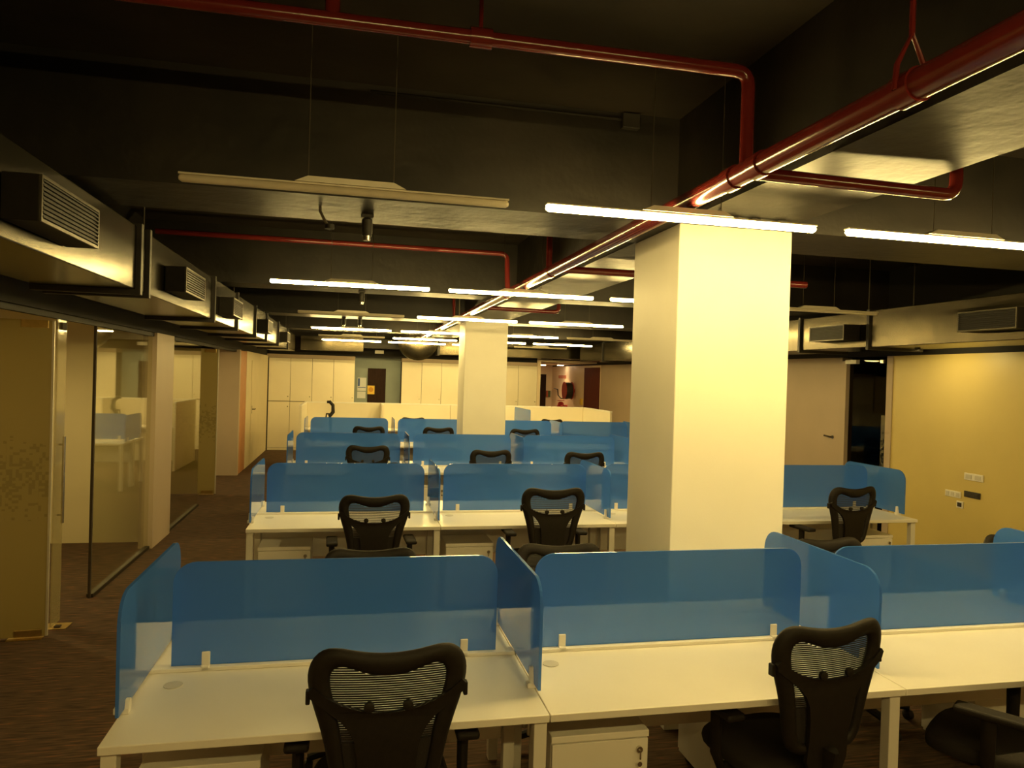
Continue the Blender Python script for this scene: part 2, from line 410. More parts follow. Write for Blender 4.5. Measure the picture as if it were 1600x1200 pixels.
t = thing('notice_poster', 'white and blue notice on the grey-green wall beside the brown door', 'poster', (.245, 19.235, 1.60))
MB().box((-.10, -.006, -.10), (.12, 0, .24)).build('sheet', 'paper_white', t)
MB().box((-.09, -.008, .02), (-.04, -.006, .22)).build('blue_block', 'paper_blue', t)
MB().box((-.09, -.008, -.02), (.11, -.006, -.005)).build('blue_line', 'paper_blue', t)
t = thing('notice_sheet', 'plain white sheet under the blue notice on the grey-green wall', 'poster', (.245, 19.235, 1.36))
MB().box((-.10, -.006, -.05), (.11, 0, .12)).build('sheet', 'paper_white', t)
t = thing('warning_sign', 'yellow square sign on the dark brown door', 'sign', (.49, 19.195, 1.52))
MB().box((-.09, -.006, -.10), (.09, 0, .12)).build('sheet', 'paper_yellow', t)
MB().lathe([(.062, 0), (.062, -.004)], (0, -.006, .02), 'y', 18).build('disc', 'paper_orange', t)
t = thing('sign_box', 'small white sign box hanging over the recess at the far end', 'sign', (.66, 18.7, 2.46))
MB().box((-.11, -.02, 0), (.11, .02, .085), .004).build('case', 'white_plastic', t)
MB().tube([(-.08, 0, .085), (-.08, 0, H_SLAB - 2.46)], .004, 6).build('hanger', 'cable', t)
MB().tube([(.08, 0, .085), (.08, 0, H_SLAB - 2.46)], .004, 6).build('hanger', 'cable', t)

# corridor fittings
t = thing('fire_hose_reel', 'red and black fire hose reel on the corridor wall', 'hose reel', (XR - .003, 20.9, 1.62))
MB().lathe([(.06, 0), (.06, -.10)], (0, 0, 0), 'x', 16).build('bracket', 'red_reel', t, True)
MB().lathe([(.17, -.09), (.235, -.10), (.245, -.16), (.245, -.24), (.235, -.29), (.17, -.30)], (0, 0, 0), 'x', 28).build('hose_coil', 'rubber', t, True)
MB().lathe([(.26, -.30), (.26, -.315), (.10, -.33)], (0, 0, 0), 'x', 28).build('side_disc', 'red_reel', t, True)
MB().lathe([(.26, -.075), (.26, -.09)], (0, 0, 0), 'x', 28).build('side_disc', 'red_reel', t, True)
MB().tube([(-.2, 0, -.24), (-.36, .15, -.24), (-.40, .32, -.15), (-.40, .38, .02), (-.42, .7, .05)], .017, 8).build('hose', 'rubber', t, True)
t = thing('hydrant_valve', 'red hydrant valve under the hose reel', 'valve', (XR, 21.6, 1.12))
MB().tube([(0, 0, 0), (-.22, 0, 0)], .05).build('inlet', 'red_reel', t, True)
MB().lathe([(.05, -.12), (.09, -.10), (.10, 0), (.09, .10), (.05, .14)], (-.20, 0, 0), 'z', 16).build('body', 'red_reel', t, True)
MB().tube([(-.20, -.28, 0), (-.20, .28, 0)], [.045, .045]).build('outlet', 'red_reel', t, True)
MB().lathe([(.11, 0), (.11, .02)], (-.2, 0, .17), 'z', 16).build('handwheel', 'red_reel', t, True)
t = thing('wall_lettering', 'short line of faded red lettering above the hose reel', 'lettering', (XR, 22.2, 1.98))
for k in range(8):
    MB().box((-.006, -.42 + k * .11, 0), (0, -.35 + k * .11, .10)).build('letter_mark', 'red_print', t)
t = thing('call_point', 'red and green call point box on the corridor wall', 'call point', (6.36, 23.4, 1.40))
MB().box((-.06, -.05, -.05), (.0, 0, .16), .004).build('red_half', 'red_print', t)
MB().box((.0, -.05, -.05), (.08, 0, .16), .004).build('green_half', 'green_print', t)
t = thing('wall_box', 'yellow box on the wall beside the red-brown door', 'box', (XR, 20.12, 1.32))
MB().box((-.05, -.07, -.09), (0, .07, .09), .006).build('case', 'paper_yellow', t)
t = thing('door_closer', 'pale closer arm at the top of the dark corridor door', 'closer', (5.80, 23.34, 1.98))
MB().box((-.10, -.05, 0), (.12, 0, .05), .004).build('case', 'white_plastic', t)
t = thing('crash_bar', 'pale push bar across the dark corridor door', 'push bar', (5.75, 23.34, .98))
MB().tube([(-.16, -.06, 0), (.22, -.06, 0)], .018).build('bar', 'white_plastic', t, True)
MB().box((.16, -.08, -.05), (.24, 0, .16), .005).build('end_box', 'white_plastic', t)
for x, y, nm in ((5.85, 22.2, 'round lit downlight in the corridor ceiling, nearer the dark door'), (6.28, 21.7, 'round lit downlight in the corridor ceiling, nearer the hose reel')):
    t = thing('downlight', nm, 'ceiling light', (x, y, 2.40), 0, 'corridor downlights')
    MB().lathe([(.115, -.012), (.115, 0)], (0, 0, 0), 'z', 20).build('rim', 'white_plastic', t)
    MB().lathe([(.09, -.03), (.10, -.012)], (0, 0, 0), 'z', 20).build('lens', 'downlight', t)

# ------------------------------------------------------------------ ducts
def grille(name, t, y0, y1, z0, z1, xs, d, sgn):
    """box collar standing out of a duct face at x=xs by d towards sgn, louvres on the face"""
    xf = xs + sgn * d
    a, b = min(xs, xf), max(xs, xf)
    c = MB().box((a, y0, z0), (b, y1, z1), .004).build(name, 'grille', t)
    mb = MB(); w = .012
    for (ya, yb, za, zb) in ((y0, y1, z0, z0 + w), (y0, y1, z1 - w, z1), (y0, y0 + w, z0 + w, z1 - w), (y1 - w, y1, z0 + w, z1 - w)):
        mb.box((min(xf, xf + sgn * .008), ya, za), (max(xf, xf + sgn * .008), yb, zb))
    mb.build('rim', 'grille_rim', c)
    mb = MB(); n = 9
    for k in range(n):
        z = z0 + w + (z1 - z0 - 2 * w) * (k + .5) / n
        mb.box((min(xf, xf + sgn * .010), y0 + w, z - .003), (max(xf, xf + sgn * .010), y1 - w, z + .003))
    mb.build('louvre', 'grille', c)
def duct(label, xf, xb, secs, z0, z1, flanges, grilles, sgn):
    t = thing('air_duct', label, 'duct', ((xf + xb) / 2, 0, 0)); ox = (xf + xb) / 2
    a, b = min(xf, xb) - ox, max(xf, xb) - ox
    for k, (y0, y1) in enumerate(secs):
        e = .004 * (k % 2)
        MB().box((a + e, y0, z0 + e), (b - e, y1, z1 - e), .006).build('duct_section', 'duct', t)
    for y in flanges:
        MB().box((a - .025, y - .022, z0 - .028), (b + .025, y + .022, z1 + .012), .003).build('flange', 'flange', t)
    for y0, y1 in grilles:
        grille('air_grille', t, y0, y1, 2.48, 2.655, xf - ox, .13 if sgn > 0 else .2, sgn)
    mb_y = [y for y in flanges[::2]]
    for y in mb_y:
        for dx in (a + .04, b - .04):
            MB().tube([(dx, y + .07, z1 - .005), (dx, y + .07, SOF if any(p - .1 < y + .07 < q + .1 for p, q in ((3.8, 4.42), (7.88, 8.32), (11.66, 12.26), (15.65, 16.1))) else H_SLAB)], .006, 6).build('hanger_rod', 'cable', t)
    return t
duct('long black metal air duct with grilles above the glass partitions', -1.28, -1.83,
     [(-2.0, 1.9), (1.9, 4.80), (4.80, 4.97), (4.97, 7.2), (7.2, 8.65), (8.65, 10.2), (10.2, 11.5), (11.5, 13.3), (13.3, 15.2), (15.2, 17.3)], 2.41, 2.80,
     [1.9, 4.79, 4.98, 7.22, 8.62, 10.2, 11.5, 13.3, 15.2], [(3.03, 3.66), (5.45, 6.12), (7.55, 8.15), (10.55, 11.15), (13.6, 14.2)], 1)
duct('long black metal air duct along the right wall', 5.5, 6.15,
     [(-1.0, 2.4), (2.4, 4.75), (4.75, 6.92), (6.92, 8.22), (8.22, 10.6), (10.6, 13.2), (13.2, 15.6), (15.6, 17.3)], 2.40, 2.80,
     [2.4, 4.75, 6.95, 8.2, 10.6, 13.2, 15.6], [(4.95, 5.55), (7.10, 7.72), (11.2, 11.8)], -1)
t = thing('air_duct', 'dark duct running across the far end above the cabinets', 'duct', (0, 18.0, 0))
MB().box((-1.2, -.2, 2.47), (.25, .2, 2.80), .006).build('duct_section', 'duct', t)
MB().box((2.05, -.2, 2.47), (6.0, .2, 2.80), .006).build('duct_section', 'duct', t)
MB().box((.25, -.17, 2.56), (2.05, .17, 2.78), .006).build('duct_section', 'black_wall', t)
MB().box((2.02, -.23, 2.45), (2.08, .23, 2.82)).build('flange', 'flange', t)
MB().tube([(0, 0, 2.79), (0, 0, H_SLAB)], .008, 6).build('hanger_rod', 'cable', t)
MB().tube([(4, 0, 2.79), (4, 0, H_SLAB)], .008, 6).build('hanger_rod', 'cable', t)
t = thing('round_duct', 'big round grey duct end under the ceiling at the far end', 'duct', (1.52, 17.45, 2.78))
MB().lathe([(.20, -.02), (.42, 0), (.48, .04), (.48, .30)], (0, 0, 0), 'y', 32).build('drum', 'duct', t, True)
MB().tube([(0, .15, .40), (0, .15, H_SLAB - 2.78)], .01, 6).build('hanger_rod', 'cable', t)

# ------------------------------------------------------------------ red sprinkler pipework
PX, PZ, PR = 1.48, 2.78, .043
t = thing('sprinkler_pipe', 'red fire sprinkler main pipe with branches under the black ceiling', 'pipe')
MB().tube([(PX, -3.9, PZ), (PX, 17.2, PZ)], PR, 24).build('main_pipe', 'pipe', t, True)
for y in (1.74, 2.70, 2.50, 5.45, 7.12, 10.4, 14.0):
    MB().tube([(PX, y - .035, PZ), (PX, y + .035, PZ)], PR + .006, 24).build('coupling', 'pipe', t, True)
def bend(p, q, r, rad=.05):
    """polyline p-q-r with the corner at q rounded"""
    p, q, r = Vector(p), Vector(q), Vector(r)
    a = q + (p - q).normalized() * rad; b = q + (r - q).normalized() * rad
    return [p] + [a * (1 - s) ** 2 + q * 2 * s * (1 - s) + b * s ** 2 for s in (0, .25, .5, .75, 1)] + [r]
def branch(pts, r=.025): MB().tube(pts, r, 14).build('branch_pipe', 'pipe', t, True)
zb = 3.17
branch(bend((PX, 2.60, PZ), (PX, 2.60, zb), (-1.9, 2.63, zb), .06), .026)
MB().tube([(.38, 2.61, zb), (.46, 2.61, zb)], .036, 14).tube([(.42, 2.61, zb), (.42, 2.61, H_SLAB)], .008, 8).build('pipe_clamp', 'pipe', t, True)
MB().tube([(-.1, 2.62, zb), (-.1, 2.62, H_SLAB)], .026, 14).build('riser', 'pipe', t, True)
branch(bend((PX, 2.60, PZ), (2.45, 2.60, PZ - .01), (2.45, 2.60, 3.1), .06), .026)
branch(bend((PX, 7.06, PZ), (PX - .02, 7.06, zb), (-1.75, 7.08, zb), .06))
branch([(PX, 5.52, PZ), (PX, 5.52, H_SLAB)], .024)
branch([(PX, 5.30, PZ), (3.6, 5.32, PZ)], .028)
branch(bend((PX, 8.62, PZ), (2.45, 8.62, PZ - .01), (2.45, 8.62, 3.1), .06))
branch(bend((PX, 10.9, PZ), (PX - .02, 10.9, zb), (-1.75, 10.9, zb), .06))
MB().tube([(PX - .05, 1.74, PZ - .01), (PX - .045, 1.74, PZ + .06), (PX, 1.74, PZ + .15), (PX + .045, 1.74, PZ + .06), (PX + .05, 1.74, PZ - .01)], .008, 8).tube([(PX, 1.74, PZ + .14), (PX, 1.74, H_SLAB)], .008, 8).build('clevis_hanger', 'pipe', t, True)
MB().tube([(PX, 10.4, PZ + .03), (PX, 10.4, H_SLAB)], .008, 8).build('hanger_rod', 'cable', t, True)

def sprinkler():
    t = thing('sprinkler', '', 'sprinkler', group='black spot fittings under the cross beams')
    MB().box((-.035, -.03, -.02), (.035, .03, 0), .004).build('bracket', 'flange', t)
    MB().lathe([(.026, -.12), (.030, -.10), (.030, -.03), (.02, -.02)], (0, 0, 0), 'z', 14).build('barrel', 'flange', t, True)
    MB().lathe([(.02, -.145), (.022, -.12)], (0, 0, 0), 'z', 14).build('tip', 'chrome', t, True)
    return t
sprinkler = Maker(sprinkler)
sprinkler('small dark fitting hanging under the first cross beam behind the unlit lamp', (.06, 4.18, SOF))
sprinkler('small dark fitting hanging under the second cross beam', (.08, 8.05, SOF))
sprinkler('small dark fitting under the third cross beam, nearer the left duct', (-.15, 11.95, SOF))
sprinkler('small dark fitting under the third cross beam, nearer the far column', (.10, 11.95, SOF))
t = thing('cable_loop', 'thin dark cable loop hanging from the first cross beam', 'cable', (-.19, 4.05, SOF))
MB().tube([(0, 0, 0), (.0, -.01, -.03), (.02, -.02, -.07), (.04, -.01, -.10)], .008, 8).build('cable', 'cable', t, True)
MB().lathe([(.025, -.12), (.025, -.095)], (.05, 0, 0), 'z', 12).build('end_cap', 'flange', t, True)
t = thing('conduit', 'thin black conduit with junction boxes under the beam beside the column', 'conduit', (1.78, 3.55, SOF))
MB().tube([(.02, -.15, -.012), (.08, -.03, -.012), (.14, 0, -.012), (.55, 0, -.012)], .009, 8).build('tube', 'flange', t, True)
for x in (.17, .30, .45): MB().box((x - .025, -.025, -.03), (x + .025, .025, 0), .004).build('junction_box', 'flange', t)
t = thing('conduit', 'thin dark conduit along the first cross beam high above the front lamps', 'conduit', (0, 3.80, 3.38))
MB().tube([(.05, -.012, 0), (1.45, -.012, 0)], .010, 8).build('tube', 'grille', t, True)
MB().box((1.40, -.04, -.05), (1.50, 0, .03), .004).build('junction_box', 'flange', t)

# ------------------------------------------------------------------ pendant lamps
ZL = 2.69; LL = 1.31
def make_lamp(on):
    def fn():
        t = thing('linear_pendant_light', '', 'pendant light', group='lit linear pendant lights' if on else 'unlit linear pendant lights')
        h = LL / 2; n = 10
        MB().tube([(-h, 0, 0), (-h + .012, 0, 0), (h - .012, 0, 0), (h, 0, 0)], [.010, .019, .019, .010], 12, squash=(.85, 1)).build('diffuser', 'lamp_on' if on else 'lamp_off', t, True)
        MB().box((-h, -.021, .012), (h, .021, .020), .002).build('housing', 'lamp_body', t)
        MB().prism([(-.22, .020), (.22, .020), (.17, .043), (-.17, .043)], 'y', -.03, .03).build('driver_box', 'lamp_body', t)
        for x in (-.17, .17):
            MB().tube([(x, 0, .04), (x, 0, H_SLAB - ZL)], .0022, 6).build('suspension_wire', 'cable', t)
        return t
    return Maker(fn)
lamp_lit, lamp_dark = make_lamp(True), make_lamp(False)
SEAM = [-.752 + 1.478 * k for k in range(5)]
MC = [SEAM[k] + .739 for k in range(4)]
POS = ('first', 'second', 'third', 'fourth')
LR = [(3.06, (0, 1, 1, 1), 'over the front desk row'), (6.30, (1, 1, 1, 0), 'over the second desk row'), (9.40, (0, 1, 1, 1), 'over the third desk row'),
      (12.6, (1, 1, 1, 0), 'over the fourth desk row'), (15.1, (0, 1, 1, 1), 'just before the white cubicle'), (17.0, (1, 1, 1, 0), 'nearest the far cabinets')]
for y, st, where in LR:
    for k in range(4):
        (lamp_lit if st[k] else lamp_dark)(f"{'lit' if st[k] else 'unlit'} linear pendant light {where}, {POS[k]} from the left duct", (MC[k] - .01, y, ZL))
for k in (0, 1, 3):
    lamp_lit(f'lit linear pendant light behind the viewpoint, {POS[k]} from the left duct', (MC[k], -.6, ZL))

# ------------------------------------------------------------------ workstations
PY = [3.10, 6.38, 9.62, 12.92]
ROW = ('front', 'second', 'third', 'fourth')
W = 1.478
def desk_fn(two):
    def fn():
        t = thing('office_desk', '', 'desk', group='white bench desks')
        h = W / 2
        MB().box((-h + .002, -.29, .722), (h - .002, .29, .75), .003).build('tabletop', 'laminate', t)
        MB().box((h - .052, -.265, 0), (h - .004, -.215, .722), .003).build('leg', 'leg_metal', t)
        MB().box((h - .052, .235, 0), (h - .004, .285, .722), .003).build('leg', 'leg_metal', t)
        if two:
            MB().box((-h + .004, -.265, 0), (-h + .052, -.215, .722), .003).build('leg', 'leg_metal', t)
            MB().box((-h + .004, .235, 0), (-h + .052, .285, .722), .003).build('leg', 'leg_metal', t)
        MB().box((-h + .06, .10, .68), (h - .06, .14, .722), .003).build('cross_beam', 'leg_metal', t)
        MB().box((-h + .06, .262, .40), (h - .06, .280, .722), .003).build('modesty_panel', 'laminate', t)
        MB().lathe([(.026, .0005), (.034, .002), (.034, .004), (.028, .0045)], (-h + .125, .16, .749), 'z', 20).build('cable_grommet', 'grommet_plastic', t, True)
        return t
    return Maker(fn)
desk_one, desk_two = desk_fn(False), desk_fn(True)
def rrect(x0, x1, z0, z1, r, n=7):
    """rectangle with rounded top corners"""
    p = [(x0, z0), (x1, z0)]
    p += [(x1 - r + r * math.cos(a), z1 - r + r * math.sin(a)) for a in [PI / 2 * i / n for i in range(n + 1)]]
    p += [(x0 + r - r * math.sin(a), z1 - r + r * math.cos(a)) for a in [PI / 2 * i / n for i in range(n + 1)]]
    return p
def clip(t, x, y, turn):
    mb = MB()
    if not turn:
        mb.box((x - .016, y - .030, -.018), (x + .016, y + .020, .004), .003).box((x - .016, y - .016, .0), (x + .016, y - .006, .055), .003)
    else:
        mb.box((x - .030, y - .016, -.018), (x + .020, y + .016, .004), .003)
        mb.prism([(y - .016, .0), (y + .016, .0), (y + .012, .06), (y - .004, .06)], 'x', x - .020, x - .006).prism([(y - .016, .0), (y + .016, .0), (y + .012, .03), (y - .004, .03)], 'x', x + .006, x + .02)
    mb.build('clip', 'white_plastic', t)
def screen_fn():
    t = thing('privacy_screen', '', 'screen', group='blue desk screens along the rows')
    MB().prism(rrect(-.655, .655, .0, .412, .085), 'y', -.006, .006, .0015).build('acrylic_panel', 'blue', t)
    for x in (-.525, .515): clip(t, x, 0, False)
    return t
def divider_fn():
    t = thing('side_divider', '', 'screen', group='blue dividers between desks')
    MB().prism(rrect(-.44, .44, .0, .412, .10), 'x', -.006, .006, .0015).build('acrylic_panel', 'blue', t)
    for y in (-.36, .36): clip(t, 0, y, True)
    return t
def rail_fn():
    t = thing('cable_rail', '', 'rail', group='white rails under the blue screens')
    MB().box((-.735, -.03, 0), (.735, .03, .016), .003).build('rail_top', 'laminate', t)
    MB().box((-.735, -.014, -.03), (.735, .014, 0)).build('rail_core', 'grommet_plastic', t)
    return t
def ped_fn():
    t = thing('drawer_pedestal', '', 'pedestal', group='white drawer pedestals under the desks')
    MB().box((-.20, -.175, .05), (.20, .16, .535), .002).build('body', 'laminate', t)
    MB().box((-.202, -.192, .535), (.202, .16, .562), .003).build('lid', 'laminate', t)
    for z0, z1, nm in ((.06, .27, 'drawer'), (.276, .53, 'drawer')):
        d = MB().box((-.198, -.192, z0), (.198, -.176, z1), .002).build(nm, 'laminate', t)
    MB().lathe([(.013, 0), (.013, -.012)], (.16, -.192, .49), 'y', 12).build('lock', 'chrome', d, True)
    MB().box((.157, -.212, .455), (.163, -.204, .49)).lathe([(.010, -.001), (.010, .001)], (.16, -.207, .435), 'y', 10).build('key', 'chrome', d)
    for x in (-.16, .16):
        for y in (-.14, .12): MB().lathe([(.022, -.012), (.025, 0), (.022, .012)], (x, y, .025), 'x', 10).build('caster', 'rubber', t, True)
    return t
screen, divider, rail, pedestal = Maker(screen_fn), Maker(divider_fn), Maker(rail_fn), Maker(ped_fn)
ZP = .768
def desk_row(i, cols, far_cols):
    y = PY[i]; r = ROW[i]
    for k in cols:
        (desk_two if k == 0 else desk_one)(f'white desk on the near side of the {r} row, {POS[k]} from the left aisle', (MC[k], y - .31, 0), 0)
        rail(f'white cable rail beneath the {POS[k]} blue screen of the {r} row', (MC[k], y, .7505))
        screen(f'blue rounded desk screen, {POS[k]} from the left aisle along the {r} row', (MC[k], y, ZP))
    for k in far_cols:
        (desk_two if k == far_cols[-1] else desk_one)(f'white desk on the far side of the {r} row behind its {POS[k]} screen', (MC[k], y + .31, 0), PI)
    ends = sorted({c for k in cols for c in (k, k + 1)})
    for k in ends:
        if k == 0: nm = f'blue side divider at the left aisle end of the {r} row'
        elif k == ends[-1] and k == 4: nm = f'blue side divider at the right wall end of the {r} row'
        else: nm = f'blue side divider between the {POS[k - 1]} and {("second", "third", "fourth", "fifth")[k - 1]} desks of the {r} row'
        x = SEAM[k] + (.012 if k == 0 else -.012 if k == 4 else 0)
        divider(nm, (x, y, ZP))
desk_row(0, (0, 1, 2, 3), (0, 1, 2, 3))
desk_row(1, (0, 1, 2, 3), (0, 1, 2, 3))
desk_row(2, (0, 1, 2, 3), (0, 1, 2, 3))
desk_row(3, (0, 1, 2, 3), (0, 1, 2, 3))
for i, k, right in ((0, 0, 0), (0, 1, 0), (1, 0, 0), (1, 1, 0), (1, 3, 1), (2, 1, 0)):
    x = SEAM[k] + .27 if not right else SEAM[k + 1] - .29
    pedestal(f'white drawer pedestal under the {POS[k]} near-side desk of the {ROW[i]} row', (x, PY[i] - .20, 0))
for i, k in ((0, 1), (0, 2)):
    pedestal(f'white drawer pedestal under the far-side desk behind the {POS[k]} screen of the {ROW[i]} row', (SEAM[k + 1] - .30, PY[i] + .20, 0), PI)

# white cubicle behind the fourth row
def cub(name, lo, hi, label):
    t = thing(name, label, 'partition', ((lo[0] + hi[0]) / 2, (lo[1] + hi[1]) / 2, 0), 0, 'cream cubicle partitions at the far end')
    o = t.location
    a = (lo[0] - o.x, lo[1] - o.y, lo[2]); b = (hi[0] - o.x, hi[1] - o.y, 1.30)
    MB().box(a, (b[0], b[1], 1.28), .003).build('panel', 'cabinet', t)
    MB().box((a[0] - .004, a[1] - .004, 1.28), (b[0] + .004, b[1] + .004, 1.305), .003).build('top_rail', 'laminate', t)
cub('cubicle_partition', (-.93, 16.5, 0), (2.2, 16.55, 0), 'long cream cubicle partition between the left aisle and the far column')
cub('cubicle_partition', (2.21, 16.5, 0), (5.36, 16.55, 0), 'long cream cubicle partition before the fire hose corridor')
cub('cubicle_partition', (-.98, 14.75, 0), (-.935, 16.55, 0), 'short cream return partition at the left aisle')
cub('cubicle_partition', (5.365, 14.65, 0), (5.41, 16.55, 0), 'short cream return partition nearest the beige wall')
cub('cubicle_partition', (.64, 15.95, .755), (.68, 16.49, 0), 'narrow cream partition dividing the cubicle, left of the far column')
t = thing('side_divider', 'blue divider inside the cream cubicle in front of the corridor', 'screen', (3.68, 15.62, .77), 0, 'blue dividers between desks')
MB().prism(rrect(-.75, .75, 0, .52, .06), 'x', -.006, .006, .0015).build('acrylic_panel', 'blue', t)
def cubdesk():
    t = thing('cubicle_desk', '', 'desk', group='white desks inside the cream cubicle')
    MB().box((-1.4, -.3, .722), (1.4, .3, .75), .003).build('tabletop', 'laminate', t)
    for x in (-1.35, 1.3): MB().box((x, -.27, 0), (x + .05, .27, .722), .003).build('leg', 'leg_metal', t)
    return t
cubdesk = Maker(cubdesk)
cubdesk('white desk inside the cream cubicle nearer the left aisle', (.52, 16.17, 0))
cubdesk('white desk inside the cream cubicle in front of the corridor', (3.95 + .0, 16.18, 0))

t = thing('monitor_arm', 'black jointed monitor arm standing over the first screen of the fourth row', 'monitor arm', (-.37, 13.3, .75))
MB().box((-.06, -.06, 0), (.06, .06, .012), .004).build('base', 'chair', t)
MB().tube([(.02, 0, .01), (.03, 0, .30), (.0, 0, .42)], .022).build('post', 'chair', t, True)
MB().tube([(.0, 0, .42), (.06, .02, .50), (.055, .03, .62), (-.01, .04, .69)], [.03, .034, .03, .028]).build('upper_arm', 'chair', t, True)
MB().tube([(.03, 0, .46), (-.05, -.02, .47), (-.06, -.02, .38)], [.02, .015, .012]).build('side_arm', 'chair', t, True)
MB().box((-.05, .0, .655), (.02, .07, .70), .01).build('bracket', 'chair', t)

# ------------------------------------------------------------------ mesh-back office chairs
OUT = [(0, -.022), (.05, -.020), (.10, -.013), (.145, -.003), (.185, -.002), (.215, -.018), (.237, -.052), (.246, -.095), (.242, -.14), (.230, -.19),
       (.208, -.26), (.190, -.33), (.178, -.40), (.166, -.465), (.14, -.505), (.07, -.515), (0, -.517)]
INN = [(0, -.096), (.045, -.092), (.085, -.082), (.125, -.066), (.158, -.058), (.180, -.066), (.192, -.088), (.195, -.115), (.188, -.15), (.176, -.20),
       (.160, -.26), (.148, -.33), (.140, -.40), (.130, -.445), (.11, -.465), (.06, -.470), (0, -.470)]
ZTOP = 1.075
OUT = [(x * 1.065, z) for x, z in OUT]
INN = [(x * .955, z - .008 if k < 6 else z) for k, (x, z) in enumerate(INN)]
def back_y(x, z):  # curved and reclined back surface
    return -.262 - (z - .55) * .10 + .028 * (x / .245) ** 2
def ring_pts(sgn_first=1):
    o = OUT + [(-x, z) for x, z in OUT[-2:0:-1]]; i = INN + [(-x, z) for x, z in INN[-2:0:-1]]
    return o, i
def inner_half(z):
    """half width of the back opening at drop z (negative) below the top"""
    right = INN[6:]
    for (x0, z0), (x1, z1) in zip(right[:-1], right[1:]):
        if z1 <= z <= z0: return x0 + (x1 - x0) * (z - z0) / (z1 - z0)
    return .19
def inner_gap(z):
    """x where the top bar's lower edge crosses drop z: the mesh starts outside it"""
    if z < -.096: return 0
    pts = INN[:5]
    for (x0, z0), (x1, z1) in zip(pts[:-1], pts[1:]):
        if z0 <= z <= z1: return x0 + (x1 - x0) * (z - z0) / (z1 - z0)
    return .158
def chair_fn():
    t = thing('office_chair', '', 'chair', group='black mesh-back office chairs')
    # back frame: variable elliptical section round the ring
    mb = MB(); o, i = ring_pts(); rings = []; n = 10
    for (xo, zo), (xi, zi) in zip(o, i):
        a = Vector((xo, 0, ZTOP + zo)); b = Vector((xi, 0, ZTOP + zi))
        c = (a + b) / 2; hw = (a - b) / 2; ring = []
        for j in range(n):
            q = 2 * PI * j / n
            p = c + hw * math.cos(q); p.y = back_y(p.x, p.z) + .025 * math.sin(q)
            ring.append(mb.bm.verts.new(p))
        rings.append(ring)
    L = len(rings)
    for k in range(L):
        A, B = rings[k], rings[(k + 1) % L]
        for j in range(n): mb.bm.faces.new((A[j], A[(j + 1) % n], B[(j + 1) % n], B[j]))
    fr = mb.build('backrest_frame', 'chair', t, True)
    sub = fr.modifiers.new('smooth', 'SUBSURF'); sub.levels = 1; sub.render_levels = 1
    # mesh threads
    mb = MB(); z = -.060
    while z > -.466:
        hw = inner_half(z) + .012; g = inner_gap(z)
        spans = [(-hw, hw)] if g == 0 else [(-hw, -g), (g, hw)]
        for x0, x1 in spans:
            if x1 - x0 < .004: continue
            m = 8; prev = None
            for k in range(m + 1):
                x = x0 + (x1 - x0) * k / m; zz = ZTOP + z; y = back_y(x, zz) + .004
                cur = [mb.bm.verts.new((x, y, zz - .0027)), mb.bm.verts.new((x, y, zz + .0027))]
                cur += [mb.bm.verts.new((x, y + .0015, zz + .0027)), mb.bm.verts.new((x, y + .0015, zz - .0027))]
                if prev:
                    for j in range(4): mb.bm.faces.new((prev[j], prev[(j + 1) % 4], cur[(j + 1) % 4], cur[j]))
                prev = cur
        z -= .0078
    mb.build('mesh_fabric', 'mesh', t)
    # Y-shaped support: two arms curving from the sides of the frame into a broad spine plate
    def yb(x, zz): return back_y(x, zz) - .030
    half = [(0, -.214), (.05, -.211), (.10, -.202), (.15, -.186), (.20, -.158), (.240, -.128), (.254, -.142), (.247, -.165), (.222, -.186), (.185, -.213),
            (.150, -.240), (.124, -.272), (.106, -.31), (.096, -.37), (.092, -.45), (.095, -.53), (.075, -.572), (0, -.578)]
    cont = half + [(-x, z) for x, z in half[-2:0:-1]]
    from mathutils.geometry import tessellate_polygon
    tris = tessellate_polygon([[Vector((x, z, 0)) for x, z in cont]])
    mb = MB(); F = []; B = []
    for x, z in cont:
        zz = ZTOP + z; y = yb(x, max(zz, .56))
        F.append(mb.bm.verts.new((x, y, zz))); B.append(mb.bm.verts.new((x, y + .018, zz)))
    for i0, i1, i2 in tris:
        mb.bm.faces.new((F[i0], F[i1], F[i2])); mb.bm.faces.new((B[i2], B[i1], B[i0]))
    for k in range(len(cont)):
        j = (k + 1) % len(cont); mb.bm.faces.new((F[k], F[j], B[j], B[k]))
    sp = mb.build('back_support', 'chair', t, True)
    for s in (-1, 1):
        MB().lathe([(.008, -.008), (.017, -.005), (.017, .008), (.010, .012)], (s * .062, yb(.06, ZTOP - .19) + .0, ZTOP - .192), 'y', 12).build('lumbar_knob', 'chair', sp, True)
        MB().box((s * .255 - .007, back_y(.243, ZTOP - .165) - .016, ZTOP - .190), (s * .255 + .007, back_y(.243, ZTOP - .165) + .012, ZTOP - .145), .004).build('side_latch', 'chair', sp)
    # solid pad across the lower part of the opening
    mb = MB(); prev = None
    for k in range(9):
        dz = .325 + .145 * k / 8; zz = ZTOP - dz; hw = inner_half(-dz) + .010 if dz < .464 else .11; row = []
        for j in range(7):
            x = hw * (j / 3 - 1); row.append(mb.bm.verts.new((x, back_y(x, zz) + .012, zz)))
        for j in range(6, -1, -1):
            x = hw * (j / 3 - 1); row.append(mb.bm.verts.new((x, back_y(x, zz) - .004, zz)))
        if prev:
            for j in range(14): mb.bm.faces.new((prev[j], prev[(j + 1) % 14], row[(j + 1) % 14], row[j]))
        else: mb.bm.faces.new(row)
        prev = row
    mb.bm.faces.new(list(reversed(prev)))
    mb.build('lumbar_pad', 'fabric', t, True)
